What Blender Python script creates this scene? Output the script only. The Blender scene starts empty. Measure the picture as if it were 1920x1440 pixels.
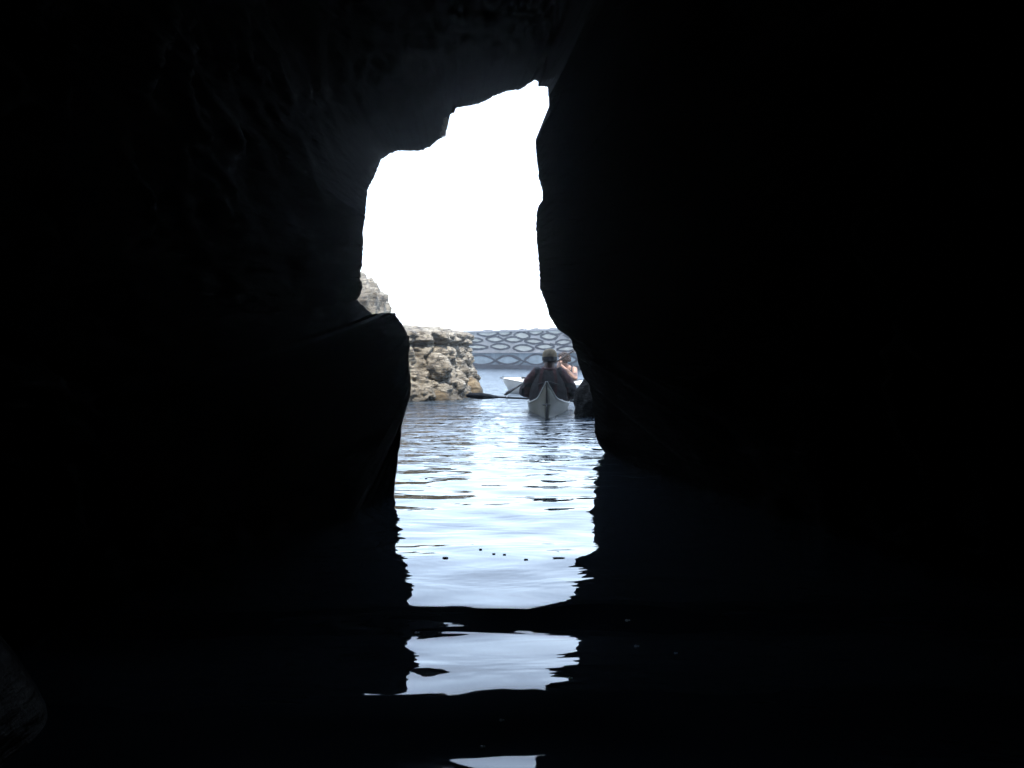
import bpy, bmesh, math, random
import numpy as np
from mathutils import Vector, Matrix, noise as N

SC = bpy.context.scene
COL = SC.collection
R = math.radians
rng = random.Random(7)

# ------------------------------------------------------------------ camera, world, sun, exposure
F = 1500.0            # focal length in pixels of a 1920 px wide frame
CAMH = 0.80           # eye height above the water
HOR = 667.0           # pixel row of the horizon
cam_d = bpy.data.cameras.new("camera")
cam = bpy.data.objects.new("camera", cam_d)
COL.objects.link(cam)
cam_d.sensor_width = 36.0
cam_d.lens = 36.0 * F / 1920.0
cam_d.clip_start = 0.05
cam_d.clip_end = 6000
cam_d.shift_y = -(720.0 - HOR) / 1920.0       # lens kept level, verticals stay vertical
cam.location = (0, 0, CAMH)
cam.rotation_euler = (R(90), 0, 0)
SC.camera = cam

SUN_EL, SUN_AZ = R(58), R(157)      # azimuth clockwise from +Y: behind the camera, to the right
sd = Vector((math.sin(SUN_AZ) * math.cos(SUN_EL), math.cos(SUN_AZ) * math.cos(SUN_EL), math.sin(SUN_EL)))
w = bpy.data.worlds.new("World"); SC.world = w
w.use_nodes = True
nt = w.node_tree
bg = nt.nodes["Background"]
sky = nt.nodes.new("ShaderNodeTexSky")
sky.sky_type = 'NISHITA'
sky.sun_disc = False
sky.sun_elevation = SUN_EL
sky.sun_rotation = SUN_AZ
sky.air_density = 1.2
sky.dust_density = 1.0
sky.ozone_density = 1.0
# thin bright veil of high cloud, a little streaky
wtc = nt.nodes.new("ShaderNodeTexCoord")
wmp = nt.nodes.new("ShaderNodeMapping"); wmp.inputs["Scale"].default_value = (1.2, 1.2, 5.0)
wmp.inputs["Rotation"].default_value = (0.15, 0.1, 0)
nt.links.new(wtc.outputs["Generated"], wmp.inputs["Vector"])
wno = nt.nodes.new("ShaderNodeTexNoise"); wno.inputs["Scale"].default_value = 2.5; wno.inputs["Detail"].default_value = 5
nt.links.new(wmp.outputs[0], wno.inputs["Vector"])
wmr = nt.nodes.new("ShaderNodeMapRange"); wmr.inputs["From Min"].default_value = 0.3; wmr.inputs["From Max"].default_value = 0.7
wmr.inputs["To Min"].default_value = 0.42; wmr.inputs["To Max"].default_value = 0.72
nt.links.new(wno.outputs["Fac"], wmr.inputs["Value"])
wmx = nt.nodes.new("ShaderNodeMixRGB"); wmx.inputs[2].default_value = (4.5, 5.4, 6.8, 1)
nt.links.new(wmr.outputs[0], wmx.inputs[0]); nt.links.new(sky.outputs[0], wmx.inputs[1])
nt.links.new(wmx.outputs[0], bg.inputs[0])
bg.inputs[1].default_value = 0.15
sun_d = bpy.data.lights.new("sun", 'SUN')
sun_d.energy = 2.0
sun_d.angle = R(0.5)
sun_d.color = (1.0, 0.95, 0.87)
sun = bpy.data.objects.new("sun", sun_d)
COL.objects.link(sun)
sun.rotation_euler = (-sd).to_track_quat('-Z', 'Y').to_euler()
sun.location = (4, -8, 14)
SC.view_settings.view_transform = 'Standard'
SC.view_settings.look = 'None'
SC.view_settings.gamma = 1
SC.view_settings.exposure = 2.12
SC.render.engine = 'CYCLES'
cy = SC.cycles
cy.use_denoising = True
cy.max_bounces = 8
cy.diffuse_bounces = 3
cy.glossy_bounces = 4
cy.volume_bounces = 0
cy.sample_clamp_indirect = 6
cy.caustics_reflective = False
cy.caustics_refractive = False


def P(px, py, d):
    """Point seen at photo pixel (px, py) at distance d along the view."""
    return Vector(((px - 960.0) / F * d, d, CAMH - (py - HOR) / F * d))


def sstep(a, b, x):
    t = min(1.0, max(0.0, (x - a) / (b - a)))
    return t * t * (3 - 2 * t)


# ------------------------------------------------------------------ materials
def new_mat(name):
    m = bpy.data.materials.new(name)
    m.use_nodes = True
    return m, m.node_tree, m.node_tree.nodes["Principled BSDF"]


def mat(name, col, rough=0.6, var=0.25, scale=8.0, bump=0.0, metal=0.0, coat=0.0, spec=0.5, bscale=None):
    m, t, b = new_mat(name)
    b.inputs["Roughness"].default_value = rough
    b.inputs["Metallic"].default_value = metal
    b.inputs["Coat Weight"].default_value = coat
    b.inputs["Specular IOR Level"].default_value = spec
    tc = t.nodes.new("ShaderNodeTexCoord")
    n = t.nodes.new("ShaderNodeTexNoise")
    n.inputs["Scale"].default_value = scale
    n.inputs["Detail"].default_value = 6
    t.links.new(tc.outputs["Object"], n.inputs["Vector"])
    cr = t.nodes.new("ShaderNodeValToRGB")
    cr.color_ramp.elements[0].position = 0.3
    cr.color_ramp.elements[1].position = 0.7
    c = Vector(col)
    cr.color_ramp.elements[0].color = (*(c * (1 - var)), 1)
    cr.color_ramp.elements[1].color = (*[min(1, x) for x in c * (1 + var)], 1)
    t.links.new(n.outputs["Fac"], cr.inputs[0])
    t.links.new(cr.outputs[0], b.inputs["Base Color"])
    if bump:
        n2 = t.nodes.new("ShaderNodeTexNoise")
        n2.inputs["Scale"].default_value = bscale or scale * 4
        n2.inputs["Detail"].default_value = 5
        t.links.new(tc.outputs["Object"], n2.inputs["Vector"])
        bp = t.nodes.new("ShaderNodeBump")
        bp.inputs["Strength"].default_value = 1.0
        bp.inputs["Distance"].default_value = bump
        t.links.new(n2.outputs["Fac"], bp.inputs["Height"])
        t.links.new(bp.outputs[0], b.inputs["Normal"])
    return m


def rock_mat(name, cols, rough=0.85, scale=2.5, crack=0.6, bump=0.03, wet=0.25, wetcol=0.35):
    """Layered coastal rock: strata, mottling, cracks and a dark tidal band at the waterline."""
    m, t, b = new_mat(name)
    L, NN = t.links, t.nodes
    geo = NN.new("ShaderNodeNewGeometry")
    n1 = NN.new("ShaderNodeTexNoise"); n1.inputs["Scale"].default_value = scale; n1.inputs["Detail"].default_value = 9
    n1.inputs["Roughness"].default_value = 0.65
    L.new(geo.outputs["Position"], n1.inputs["Vector"])
    mp = NN.new("ShaderNodeMapping"); mp.inputs["Scale"].default_value = (0.8, 0.8, 5.0)
    mp.inputs["Rotation"].default_value = (0.1, 0.18, 0)
    L.new(geo.outputs["Position"], mp.inputs["Vector"])
    n2 = NN.new("ShaderNodeTexNoise"); n2.inputs["Scale"].default_value = scale * 1.2; n2.inputs["Detail"].default_value = 7
    L.new(mp.outputs[0], n2.inputs["Vector"])
    add = NN.new("ShaderNodeMath"); add.operation = 'ADD'
    L.new(n1.outputs["Fac"], add.inputs[0]); L.new(n2.outputs["Fac"], add.inputs[1])
    half = NN.new("ShaderNodeMath"); half.operation = 'MULTIPLY'; half.inputs[1].default_value = 0.5
    L.new(add.outputs[0], half.inputs[0])
    cr = NN.new("ShaderNodeValToRGB")
    e = cr.color_ramp.elements
    e[0].position = 0.36; e[0].color = (*cols[0], 1)
    e[1].position = 0.64; e[1].color = (*cols[-1], 1)
    for i, c in enumerate(cols[1:-1]):
        k = e.new(0.36 + 0.28 * (i + 1) / (len(cols) - 1)); k.color = (*c, 1)
    L.new(half.outputs[0], cr.inputs[0])
    vo = NN.new("ShaderNodeTexVoronoi"); vo.feature = 'DISTANCE_TO_EDGE'; vo.inputs["Scale"].default_value = scale * 2.2
    wv = NN.new("ShaderNodeMixRGB"); wv.blend_type = 'ADD'; wv.inputs[0].default_value = 0.35
    L.new(mp.outputs[0], wv.inputs[1]); L.new(n1.outputs["Color"], wv.inputs[2])
    L.new(wv.outputs[0], vo.inputs["Vector"])
    cm = NN.new("ShaderNodeMapRange"); cm.inputs["From Min"].default_value = 0.0; cm.inputs["From Max"].default_value = 0.06
    cm.inputs["To Min"].default_value = 1 - crack; cm.inputs["To Max"].default_value = 1.0
    L.new(vo.outputs["Distance"], cm.inputs["Value"])
    mul = NN.new("ShaderNodeMixRGB"); mul.blend_type = 'MULTIPLY'; mul.inputs[0].default_value = 1
    L.new(cr.outputs[0], mul.inputs[1]); L.new(cm.outputs[0], mul.inputs[2])
    # tidal stain
    sep = NN.new("ShaderNodeSeparateXYZ"); L.new(geo.outputs["Position"], sep.inputs[0])
    ad = NN.new("ShaderNodeMath"); ad.operation = 'MULTIPLY_ADD'; ad.inputs[1].default_value = -0.35
    L.new(n1.outputs["Fac"], ad.inputs[0]); L.new(sep.outputs["Z"], ad.inputs[2])
    wr = NN.new("ShaderNodeMapRange"); wr.inputs["From Min"].default_value = -0.22 + wet * 0.1; wr.inputs["From Max"].default_value = wet - 0.15
    wr.inputs["To Min"].default_value = wetcol; wr.inputs["To Max"].default_value = 1
    L.new(ad.outputs[0], wr.inputs["Value"])
    mul2 = NN.new("ShaderNodeMixRGB"); mul2.blend_type = 'MULTIPLY'; mul2.inputs[0].default_value = 1
    L.new(mul.outputs[0], mul2.inputs[1]); L.new(wr.outputs[0], mul2.inputs[2])
    L.new(mul2.outputs[0], b.inputs["Base Color"])
    b.inputs["Roughness"].default_value = rough
    hs = NN.new("ShaderNodeMath"); hs.operation = 'MULTIPLY_ADD'; hs.inputs[1].default_value = 0.5
    L.new(cm.outputs[0], hs.inputs[0]); L.new(half.outputs[0], hs.inputs[2])
    bp = NN.new("ShaderNodeBump"); bp.inputs["Distance"].default_value = bump; bp.inputs["Strength"].default_value = 1
    L.new(hs.outputs[0], bp.inputs["Height"]); L.new(bp.outputs[0], b.inputs["Normal"])
    return m


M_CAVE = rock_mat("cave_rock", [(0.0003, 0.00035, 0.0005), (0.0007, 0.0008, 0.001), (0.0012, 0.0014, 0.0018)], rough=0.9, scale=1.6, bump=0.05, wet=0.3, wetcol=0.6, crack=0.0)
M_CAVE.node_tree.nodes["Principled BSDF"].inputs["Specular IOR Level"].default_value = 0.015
M_ROCK = rock_mat("pale_sandstone", [(0.029, 0.026, 0.023), (0.14, 0.12, 0.092), (0.235, 0.208, 0.162), (0.331, 0.302, 0.25)], scale=3.6, crack=0.75, bump=0.05)
M_ROCK2 = rock_mat("ochre_sandstone", [(0.03, 0.021, 0.012), (0.124, 0.09, 0.049), (0.195, 0.146, 0.083), (0.26, 0.205, 0.127)], scale=4.5, crack=0.5, bump=0.03)
M_BROWN = rock_mat("brown_rock", [(0.0018, 0.0014, 0.002), (0.0035, 0.0025, 0.003), (0.006, 0.004, 0.0045)], scale=4.0, rough=0.9)
M_BROWN.node_tree.nodes["Principled BSDF"].inputs["Specular IOR Level"].default_value = 0.1


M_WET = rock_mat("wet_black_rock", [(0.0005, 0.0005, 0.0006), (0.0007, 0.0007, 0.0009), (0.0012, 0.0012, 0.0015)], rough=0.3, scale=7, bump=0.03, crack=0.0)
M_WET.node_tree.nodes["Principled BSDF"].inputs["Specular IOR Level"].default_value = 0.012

# ------------------------------------------------------------------ object helpers
def link_obj(name, me, m=None, parent=None, smooth=True):
    o = bpy.data.objects.new(name, me)
    COL.objects.link(o)
    if m is not None:
        for mm in (m if isinstance(m, (list, tuple)) else [m]):
            me.materials.append(mm)
    if parent is not None:
        o.parent = parent
    if smooth and len(me.polygons):
        me.polygons.foreach_set("use_smooth", [True] * len(me.polygons))
    me.update()
    return o


def obj(name, bm, m=None, parent=None, smooth=True, recalc=True):
    if recalc:
        bmesh.ops.recalc_face_normals(bm, faces=bm.faces)
    me = bpy.data.meshes.new(name)
    bm.to_mesh(me); bm.free()
    return link_obj(name, me, m, parent, smooth)


def tag(o, label=None, cat=None, group=None, kind=None):
    if label: o["label"] = label
    if cat: o["category"] = cat
    if group: o["group"] = group
    if kind: o["kind"] = kind
    return o


def thing(name, label, cat, loc, rotz=0.0, group=None):
    o = bpy.data.objects.new(name, None)
    o.empty_display_size = 0.2
    COL.objects.link(o)
    o.location = loc
    o.rotation_euler = (0, 0, rotz)
    return tag(o, label, cat, group)


def add_tube(bm, pts, rad, seg=8, caps=True):
    """Tube of varying radius through pts."""
    pts = [Vector(p) for p in pts]
    n = len(pts)
    if not isinstance(rad, (list, tuple)):
        rad = [rad] * n
    up = Vector((0, 0, 1))
    rings = []
    for i, p in enumerate(pts):
        d = (pts[min(i + 1, n - 1)] - pts[max(i - 1, 0)]).normalized()
        a = d.cross(up)
        if a.length < 0.05:
            a = d.cross(Vector((0, 1, 0)))
        a.normalize(); b = a.cross(d)
        rings.append([bm.verts.new(p + (a * math.cos(2 * math.pi * k / seg) + b * math.sin(2 * math.pi * k / seg)) * rad[i]) for k in range(seg)])
    for r0, r1 in zip(rings, rings[1:]):
        for k in range(seg):
            bm.faces.new((r0[k], r0[(k + 1) % seg], r1[(k + 1) % seg], r1[k]))
    if caps:
        bm.faces.new(list(reversed(rings[0]))); bm.faces.new(rings[-1])


def add_ball(bm, c, r, seg=12, rot=None):
    """Ellipsoid; r scalar or (rx, ry, rz)."""
    if not isinstance(r, (list, tuple)):
        r = (r, r, r)
    mtx = Matrix.Translation(Vector(c)) @ (rot.to_4x4() if rot else Matrix.Identity(4)) @ Matrix.Diagonal((*r, 1))
    bmesh.ops.create_uvsphere(bm, u_segments=seg, v_segments=max(6, seg * 2 // 3), radius=1, matrix=mtx)


def add_limb(bm, pts, rads, seg=12):
    """Tapered limb: tube with balls at the joints (merged later by remeshing)."""
    for i in range(len(pts) - 1):
        add_tube(bm, [pts[i], pts[i + 1]], [rads[i], rads[i + 1]], seg)
    for p, r in zip(pts, rads):
        add_ball(bm, p, r * 0.998, seg)


def add_loft(bm, secs, seg=20):
    """Closed loft of ellipses: secs = (centre, rx, ry) with the sections lying in x/y."""
    rings = []
    for c, rx, ry in secs:
        c = Vector(c)
        rings.append([bm.verts.new(c + Vector((rx * math.cos(a), ry * math.sin(a), 0))) for a in [2 * math.pi * k / seg for k in range(seg)]])
    for r0, r1 in zip(rings, rings[1:]):
        for k in range(seg):
            bm.faces.new((r0[k], r0[(k + 1) % seg], r1[(k + 1) % seg], r1[k]))
    bm.faces.new(list(reversed(rings[0]))); bm.faces.new(rings[-1])


def fuse(bm, voxel, smooth=5, fold=0.0, fscale=12.0, seed=0.0):
    """Union of overlapping closed pieces into one continuous skin (voxel remesh + smooth)."""
    bmesh.ops.recalc_face_normals(bm, faces=bm.faces)
    me = bpy.data.meshes.new("tmp"); bm.to_mesh(me); bm.free()
    o = bpy.data.objects.new("tmp", me); COL.objects.link(o)
    md = o.modifiers.new("r", 'REMESH'); md.mode = 'VOXEL'; md.voxel_size = voxel
    sm = o.modifiers.new("s", 'SMOOTH'); sm.factor = 0.5; sm.iterations = smooth
    dg = bpy.context.evaluated_depsgraph_get()
    me2 = bpy.data.meshes.new_from_object(o.evaluated_get(dg))
    bpy.data.objects.remove(o); bpy.data.meshes.remove(me)
    if fold:
        for v in me2.vertices:
            v.co += v.normal * fold * (N.noise(Vector((v.co.x * fscale, v.co.y * fscale, v.co.z * fscale * 1.6 + seed))) + 0.4 * N.noise(v.co * fscale * 2.7))
    return me2


# ------------------------------------------------------------------ water
def wave_set(n, lmin, lmax, spread, slope, seed):
    r = random.Random(seed)
    out = []
    for _ in range(n):
        lam = lmin * (lmax / lmin) ** r.random()
        th = r.gauss(0, spread)
        k = 2 * math.pi / lam
        out.append((k * math.sin(th), k * math.cos(th), slope / k, r.uniform(0, 6.283), lam))
    return out


WAVES = wave_set(30, 0.13, 0.5, 0.6, 0.0105, 3) + wave_set(16, 0.6, 2.2, 0.4, 0.0065, 5)


def water_height(X, Y, sp):
    Z = np.zeros_like(X)
    wx = X + 0.10 * np.sin(1.3 * Y + 0.7 * X)
    wy = Y + 0.12 * np.sin(1.1 * X + 0.6 * Y) + 0.05 * np.sin(2.7 * X - 0.9 * Y)
    for kx, ky, a, ph, lam in WAVES:
        fade = np.clip((lam / (sp + 1e-6) - 3.0) / 3.0, 0, 1)
        near = 0.46 + 0.54 * np.clip((Y - 2.3) / 3.5, 0, 1) if lam < 0.6 else 0.7 + 0.3 * np.clip((Y - 2.5) / 3, 0, 1)
        Z += a * fade * near * np.sin(kx * wx + ky * wy + ph)

    def ss(t):
        t = np.clip(t, 0, 1)
        return t * t * (3 - 2 * t)
    # low swell lines in the nearest water, steep enough to mirror the dark roof in bands
    yy = np.linspace(1.0, 9.0, 1601)
    sl = np.zeros_like(yy)
    for y0, y1, v in ((0.6, 1.585, -0.032), (1.63, 1.87, 0.085), (1.90, 2.26, -0.02), (2.29, 2.50, 0.15), (2.56, 5.5, -0.008)):
        e = 0.022
        sl += v * 0.5 * (np.tanh((yy - y0) / e) - np.tanh((yy - y1) / e))
    hh = np.concatenate([[0], np.cumsum((sl[1:] + sl[:-1]) * 0.5 * np.diff(yy))])
    hh = hh - np.linspace(0, hh[-1], len(hh)) ** 1.0
    far = 0.5 + 0.5 * np.tanh((Y - 2.38) / 0.06)
    Yc = Y - 0.03 * np.sin(1.9 * X + 0.6) - 0.015 * np.sin(7.3 * X + 1.0) - 0.008 * np.sin(17 * X + 2.0)
    Yc += 0.065 * np.exp(-((X - 0.01) / 0.13) ** 4) * far
    Z += np.interp(Yc, yy, hh, left=0, right=0)
    # a small hump on the left
    Z += 0.0038 * np.exp(-((Y - 2.05) / 0.045) ** 2 - ((X + 0.22) / 0.09) ** 2)
    return Z


def build_water():
    ys = [-9.0, -7, -5, -3, -1.5, -0.5, 0.2]
    y = 0.6
    while y < 60:
        ys.append(y)
        y += max(0.012, 0.0042 * y) if y < 16 else 0.02 * y
    while y < 230:
        ys.append(y); y *= 1.12
    xs = list(np.arange(-2.2, 2.6001, 0.028))
    step = 0.05
    left, right = [], []
    a, b, s = xs[0], xs[-1], step
    while b < 200:
        s = min(s * 1.18, 30)
        a -= s; b += s
        left.append(a); right.append(b)
    xs = left[::-1] + xs + right
    xs = np.array(xs); ys = np.array(ys)
    X, Y = np.meshgrid(xs, ys)
    dx = np.gradient(xs)[None, :] + 0 * X
    dy = np.gradient(ys)[:, None] + 0 * X
    Z = water_height(X, Y, np.maximum(dx, dy))
    Z *= np.clip(1.2 - np.abs(X) / 60, 0, 1) * np.clip(1.2 - np.abs(Y) / 90, 0, 1)
    nx, ny = len(xs), len(ys)
    co = np.stack([X, Y, Z], -1).reshape(-1, 3).astype(np.float32)
    i = np.arange(nx * ny).reshape(ny, nx)
    q = np.stack([i[:-1, :-1], i[:-1, 1:], i[1:, 1:], i[1:, :-1]], -1).reshape(-1, 4)
    me = bpy.data.meshes.new("water")
    me.vertices.add(len(co)); me.vertices.foreach_set("co", co.ravel())
    me.loops.add(q.size); me.loops.foreach_set("vertex_index", q.ravel().astype(np.int32))
    me.polygons.add(len(q))
    me.polygons.foreach_set("loop_start", np.arange(0, q.size, 4, dtype=np.int32))
    me.update(calc_edges=True)
    m, t, b_ = new_mat("sea_water")
    b_.inputs["Base Color"].default_value = (0.035, 0.05, 0.066, 1)
    b_.inputs["Roughness"].default_value = 0.015
    b_.inputs["IOR"].default_value = 1.52
    geo = t.nodes.new("ShaderNodeNewGeometry")
    mp = t.nodes.new("ShaderNodeMapping"); mp.inputs["Scale"].default_value = (0.45, 1.3, 1)
    t.links.new(geo.outputs["Position"], mp.inputs["Vector"])
    n1 = t.nodes.new("ShaderNodeTexNoise"); n1.inputs["Scale"].default_value = 3.2; n1.inputs["Detail"].default_value = 3
    n1.inputs["Distortion"].default_value = 0.6
    t.links.new(mp.outputs[0], n1.inputs["Vector"])
    # ripples grow outside, beyond the shelter of the cave
    sep = t.nodes.new("ShaderNodeSeparateXYZ"); t.links.new(geo.outputs["Position"], sep.inputs[0])
    mr = t.nodes.new("ShaderNodeMapRange")
    mr.inputs["From Min"].default_value = 5; mr.inputs["From Max"].default_value = 14
    mr.inputs["To Min"].default_value = 0.008; mr.inputs["To Max"].default_value = 0.15
    t.links.new(sep.outputs["Y"], mr.inputs["Value"])
    bp = t.nodes.new("ShaderNodeBump"); bp.inputs["Strength"].default_value = 1
    t.links.new(mr.outputs[0], bp.inputs["Distance"])
    t.links.new(n1.outputs["Fac"], bp.inputs["Height"])
    t.links.new(bp.outputs[0], b_.inputs["Normal"])
    m2 = t.nodes.new("ShaderNodeMapRange")
    m2.inputs["From Min"].default_value = 8; m2.inputs["From Max"].default_value = 17
    m2.inputs["To Min"].default_value = 0.012; m2.inputs["To Max"].default_value = 0.13
    t.links.new(sep.outputs["Y"], m2.inputs["Value"])
    t.links.new(m2.outputs[0], b_.inputs["Roughness"])
    return tag(link_obj("water", me, m), kind='structure')


build_water()

# seabed, well under the surface
bm = bmesh.new()
bmesh.ops.create_grid(bm, x_segments=60, y_segments=60, size=80)
for v in bm.verts:
    v.co.y += 20
    v.co.z = -3.0 + 0.4 * N.noise(v.co * 0.07)
tag(obj("seabed", bm, M_BROWN), kind='structure')

# ------------------------------------------------------------------ cave: an arch through a rock headland
# rim of the mouth, clockwise from the top: (photo x, photo y, distance)
RIM = [
 (1001.7,149.4,8.8), (1008.9,152.8,7.8), (1009.4,161.7,6.8), (1027,162.8,5.6), (1028.3,183,4.88), (1030.8,205.6,4.87), (1033,222,4.86), (1023,236,4.86), (1013.6,250,4.85), (1004.4,261,4.84), (1004,272,4.84), (1006,294,4.83), (1009.4,322,4.81), (1010.8,339,4.8), (1017,358,4.79), (1017,376,4.78), (1009.4,386,4.78), (1006,400,4.77), (1005,428,4.76), (1006.7,455.6,4.74), (1009,483,4.73), (1011,500,4.72), (1012,540,4.7), (1024,570,4.74), (1030,592,4.76), (1035,600,4.78), (1041,610,4.79), (1046,617.5,4.8), (1055,620.6,4.8), (1061,624,4.83), (1066,630,4.88), (1072,639,4.94), (1074,652.5,5.04), (1080,661,5.11), (1082.5,672.5,5.22), (1086,687.5,5.38), (1094,708,5.55), (1104,719,5.63), (1110,745,5.8), (1114,775,6), (1115,795,6.14), (1115,812,6.25), (1122,832,6.39), (1136,849,6.5), (1137,856,6.5), (1138,900,6.5), (1140,960,6.5), (940,1020,5.8), (730,1010,4.6), (736,952,4.56), (737,934,4.56), (740,922,4.56), (741,900,4.56), (745,877,4.58), (746,852.5,4.6), (751,832,4.6), (752,817.5,4.6), (753,797.5,4.62), (757.5,782.5,4.62), (763,762.5,4.65), (769,743.7,4.53), (771,721,4.48), (767.5,691,4.42), (765.6,668.7,4.37), (769,650,4.33), (766.5,631,4.29), (760,620,4.27), (752.5,605,4.24), (743,593.7,4.22), (741,586.6,4.2), (728,586.4,4.2), (715,586.6,4.54), (698,589,4.45), (689.7,581.6,4.62), (677.5,571,4.8), (669,562,5), (676.6,552.5,5.06), (680,537.5,5.16), (675.6,524,5.25), (675.6,509,5.34), (679,500,5.4), (681,461,5.63), (681,433,5.8), (685,405.6,5.97), (687,378,6.37), (690,354,6.77), (699.7,336,7.12), (706.7,319.4,7.62), (714.4,298.6,8.28), (726,291.7,9.15), (745.6,282.5,9.3), (776,283,9.3), (791,282,9.3), (804,276,9.28), (815,268,9.27), (823,261,9.25), (834.4,253,9.23), (840.6,233,9.19), (844,215,9.15), (852.5,211,9.14), (855,202,9.12), (867.8,200.6,9.11), (899.7,194,9.1), (913.6,187.5,9.08), (923,182,9.07), (948,171.7,9.05), (976,167.5,9.04), (988.6,159,9.02)]


def densify(poly, step=2.2):
    out = []
    n = len(poly)
    for i in range(n):
        a, b = poly[i], poly[(i + 1) % n]
        L = math.hypot(b[0] - a[0], b[1] - a[1])
        k = max(1, int(round(L / step)))
        for j in range(k):
            t = j / k
            x, y, d = (a[q] + (b[q] - a[q]) * t for q in range(3))
            out.append((x, y, d))
    res = []
    for i, (x, y, d) in enumerate(out):
        # fine raggedness of broken rock
        j = N.noise(Vector((x * 0.23, y * 0.23, 3.1))) * 1.9 + N.noise(Vector((x * 0.6, y * 0.6, 9.4))) * 1.5
        cx, cy_ = 900, 520
        rx, ry = x - cx, y - cy_
        l = math.hypot(rx, ry)
        res.append((x + rx / l * j, y + ry / l * j, d))
    return res


def rock_fbm(p, s):
    a = N.noise(p * s) + 0.5 * N.noise(p * s * 2.1) + 0.28 * N.noise(p * s * 4.3)
    d, _ = N.voronoi(p * s * 1.3)
    return a + 0.9 * (d[1] - d[0]) - 0.3


def build_cave():
    rim = densify(RIM)
    n = len(rim)
    base = [P(x, y, d) for x, y, d in rim]
    rad = []
    for x, y, d in rim:
        rx, rz = x - 900.0, 520.0 - y
        l = math.hypot(rx, rz)
        rad.append(Vector((rx / l, 0, rz / l)))
    win = 22
    soft = []
    for i in range(n):
        c = Vector((0, 0, 0))
        for j in range(-win, win + 1): c += base[(i + j) % n]
        soft.append(c / (2 * win + 1))
    bm = bmesh.new()
    rings = []
    # inwards (towards and behind the camera), each entry: fraction towards the chamber section, y
    inner = []
    for t in [1.0, .97, .93] + [.90 - .02 * q for q in range(29)] + [.325 * (1 - q / 72) ** 1.3 + .003 for q in range(72)]:
        ring = []
        for i, p0 in enumerate(base):
            p = p0.lerp(soft[i], min(1.0, t * 9)) + rad[i] * 0.05 * min(1.0, t * 9)
            a = math.atan2(rad[i].z, rad[i].x)
            ca, sa = math.cos(a), math.sin(a)
            rr = (abs(ca) ** 2.6 + abs(sa) ** 2.6) ** (-1 / 2.6)
            q = Vector((0.3 + 3.4 * rr * ca, 0, 1.2 + 3.5 * rr * sa))
            e = t ** 0.55
            x = p.x + (q.x - p.x) * e
            z = p.z + (q.z - p.z) * e
            yy = p.y + (-6.0 - p.y) * t
            v = Vector((x, yy, z))
            amp = min(0.28, 1.6 * t)
            v += rad[i] * amp * (rock_fbm(v, 0.9) * 0.9 + 0.45 * rock_fbm(v, 2.3) + 0.2 * rock_fbm(v, 5.5) + 0.4)
            ring.append(v)
        inner.append(ring)
    rings += inner
    rings.append(base)
    # outwards: keep on or outside the sight line, swell into the cliff face
    specs = [(0.02, 0.03), (0.06, 0.10), (0.13, 0.22), (0.24, 0.42), (0.4, 0.75), (0.6, 1.2), (0.8, 1.9), (1.0, 2.8)]
    for s, grow in specs:
        ring = []
        for i, p in enumerate(base):
            yf = 9.9 + 0.25 * N.noise(Vector((p.x, 0, p.z)))
            yy = p.y + (max(yf, p.y + 0.3) - p.y) * s
            v = p.copy()
            k = yy / p.y
            v = Vector((p.x * k, yy, CAMH + (p.z - CAMH) * k))
            nz = abs(rock_fbm(v, 1.1))
            lim = (1.0 if rad[i].z < 0.25 else 0.5)
            g = grow * lim * (0.6 + 0.5 * nz)
            v += rad[i] * g
            ring.append(v)
        rings.append(ring)
    # cliff face spreading to both sides and up to the crest, then back over the top
    for (hx, zt, zb, yy, am) in ((9, 4.75, -3.4, 10.1, .25), (24, 4.9, -3.6, 10.3, .4), (26, 5.0, -3.6, 9.4, .3), (27, 5.4, -3.6, 2, .5), (27, 5.6, -3.6, -8, .5), (10, 5.2, -3.4, -12, .5), (1, 2, -.5, -12.5, .2)):
        ring = []
        for i in range(n):
            a = math.atan2(rad[i].z, rad[i].x)
            ca, sa = math.cos(a), math.sin(a)
            m_ = max(abs(ca), abs(sa))
            x = 0.3 + hx * ca / m_
            z = (zt if sa > 0 else -zb) * sa / m_
            v = Vector((x, yy, z))
            v.z += am * 0.5 * N.noise(Vector((x * .4, yy * .4, 2.0)))
            v.y += am * rock_fbm(v, 0.5) * 0.6
            ring.append(v)
        rings.append(ring)
    vr = [[bm.verts.new(v) for v in ring] for ring in rings]
    for r0, r1 in zip(vr, vr[1:]):
        for k in range(n):
            bm.faces.new((r0[k], r0[(k + 1) % n], r1[(k + 1) % n], r1[k]))
    # close the back of the chamber (behind the camera) and the outer rear
    for ring in (vr[0], vr[-1]):
        c = Vector((0, 0, 0))
        for v in ring: c += v.co
        c = bm.verts.new(c / n + Vector((0, -0.6, 0)))
        for k in range(n):
            bm.faces.new((ring[k], ring[(k + 1) % n], c))
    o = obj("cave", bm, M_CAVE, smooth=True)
    return tag(o, kind='structure')


build_cave()


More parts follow.
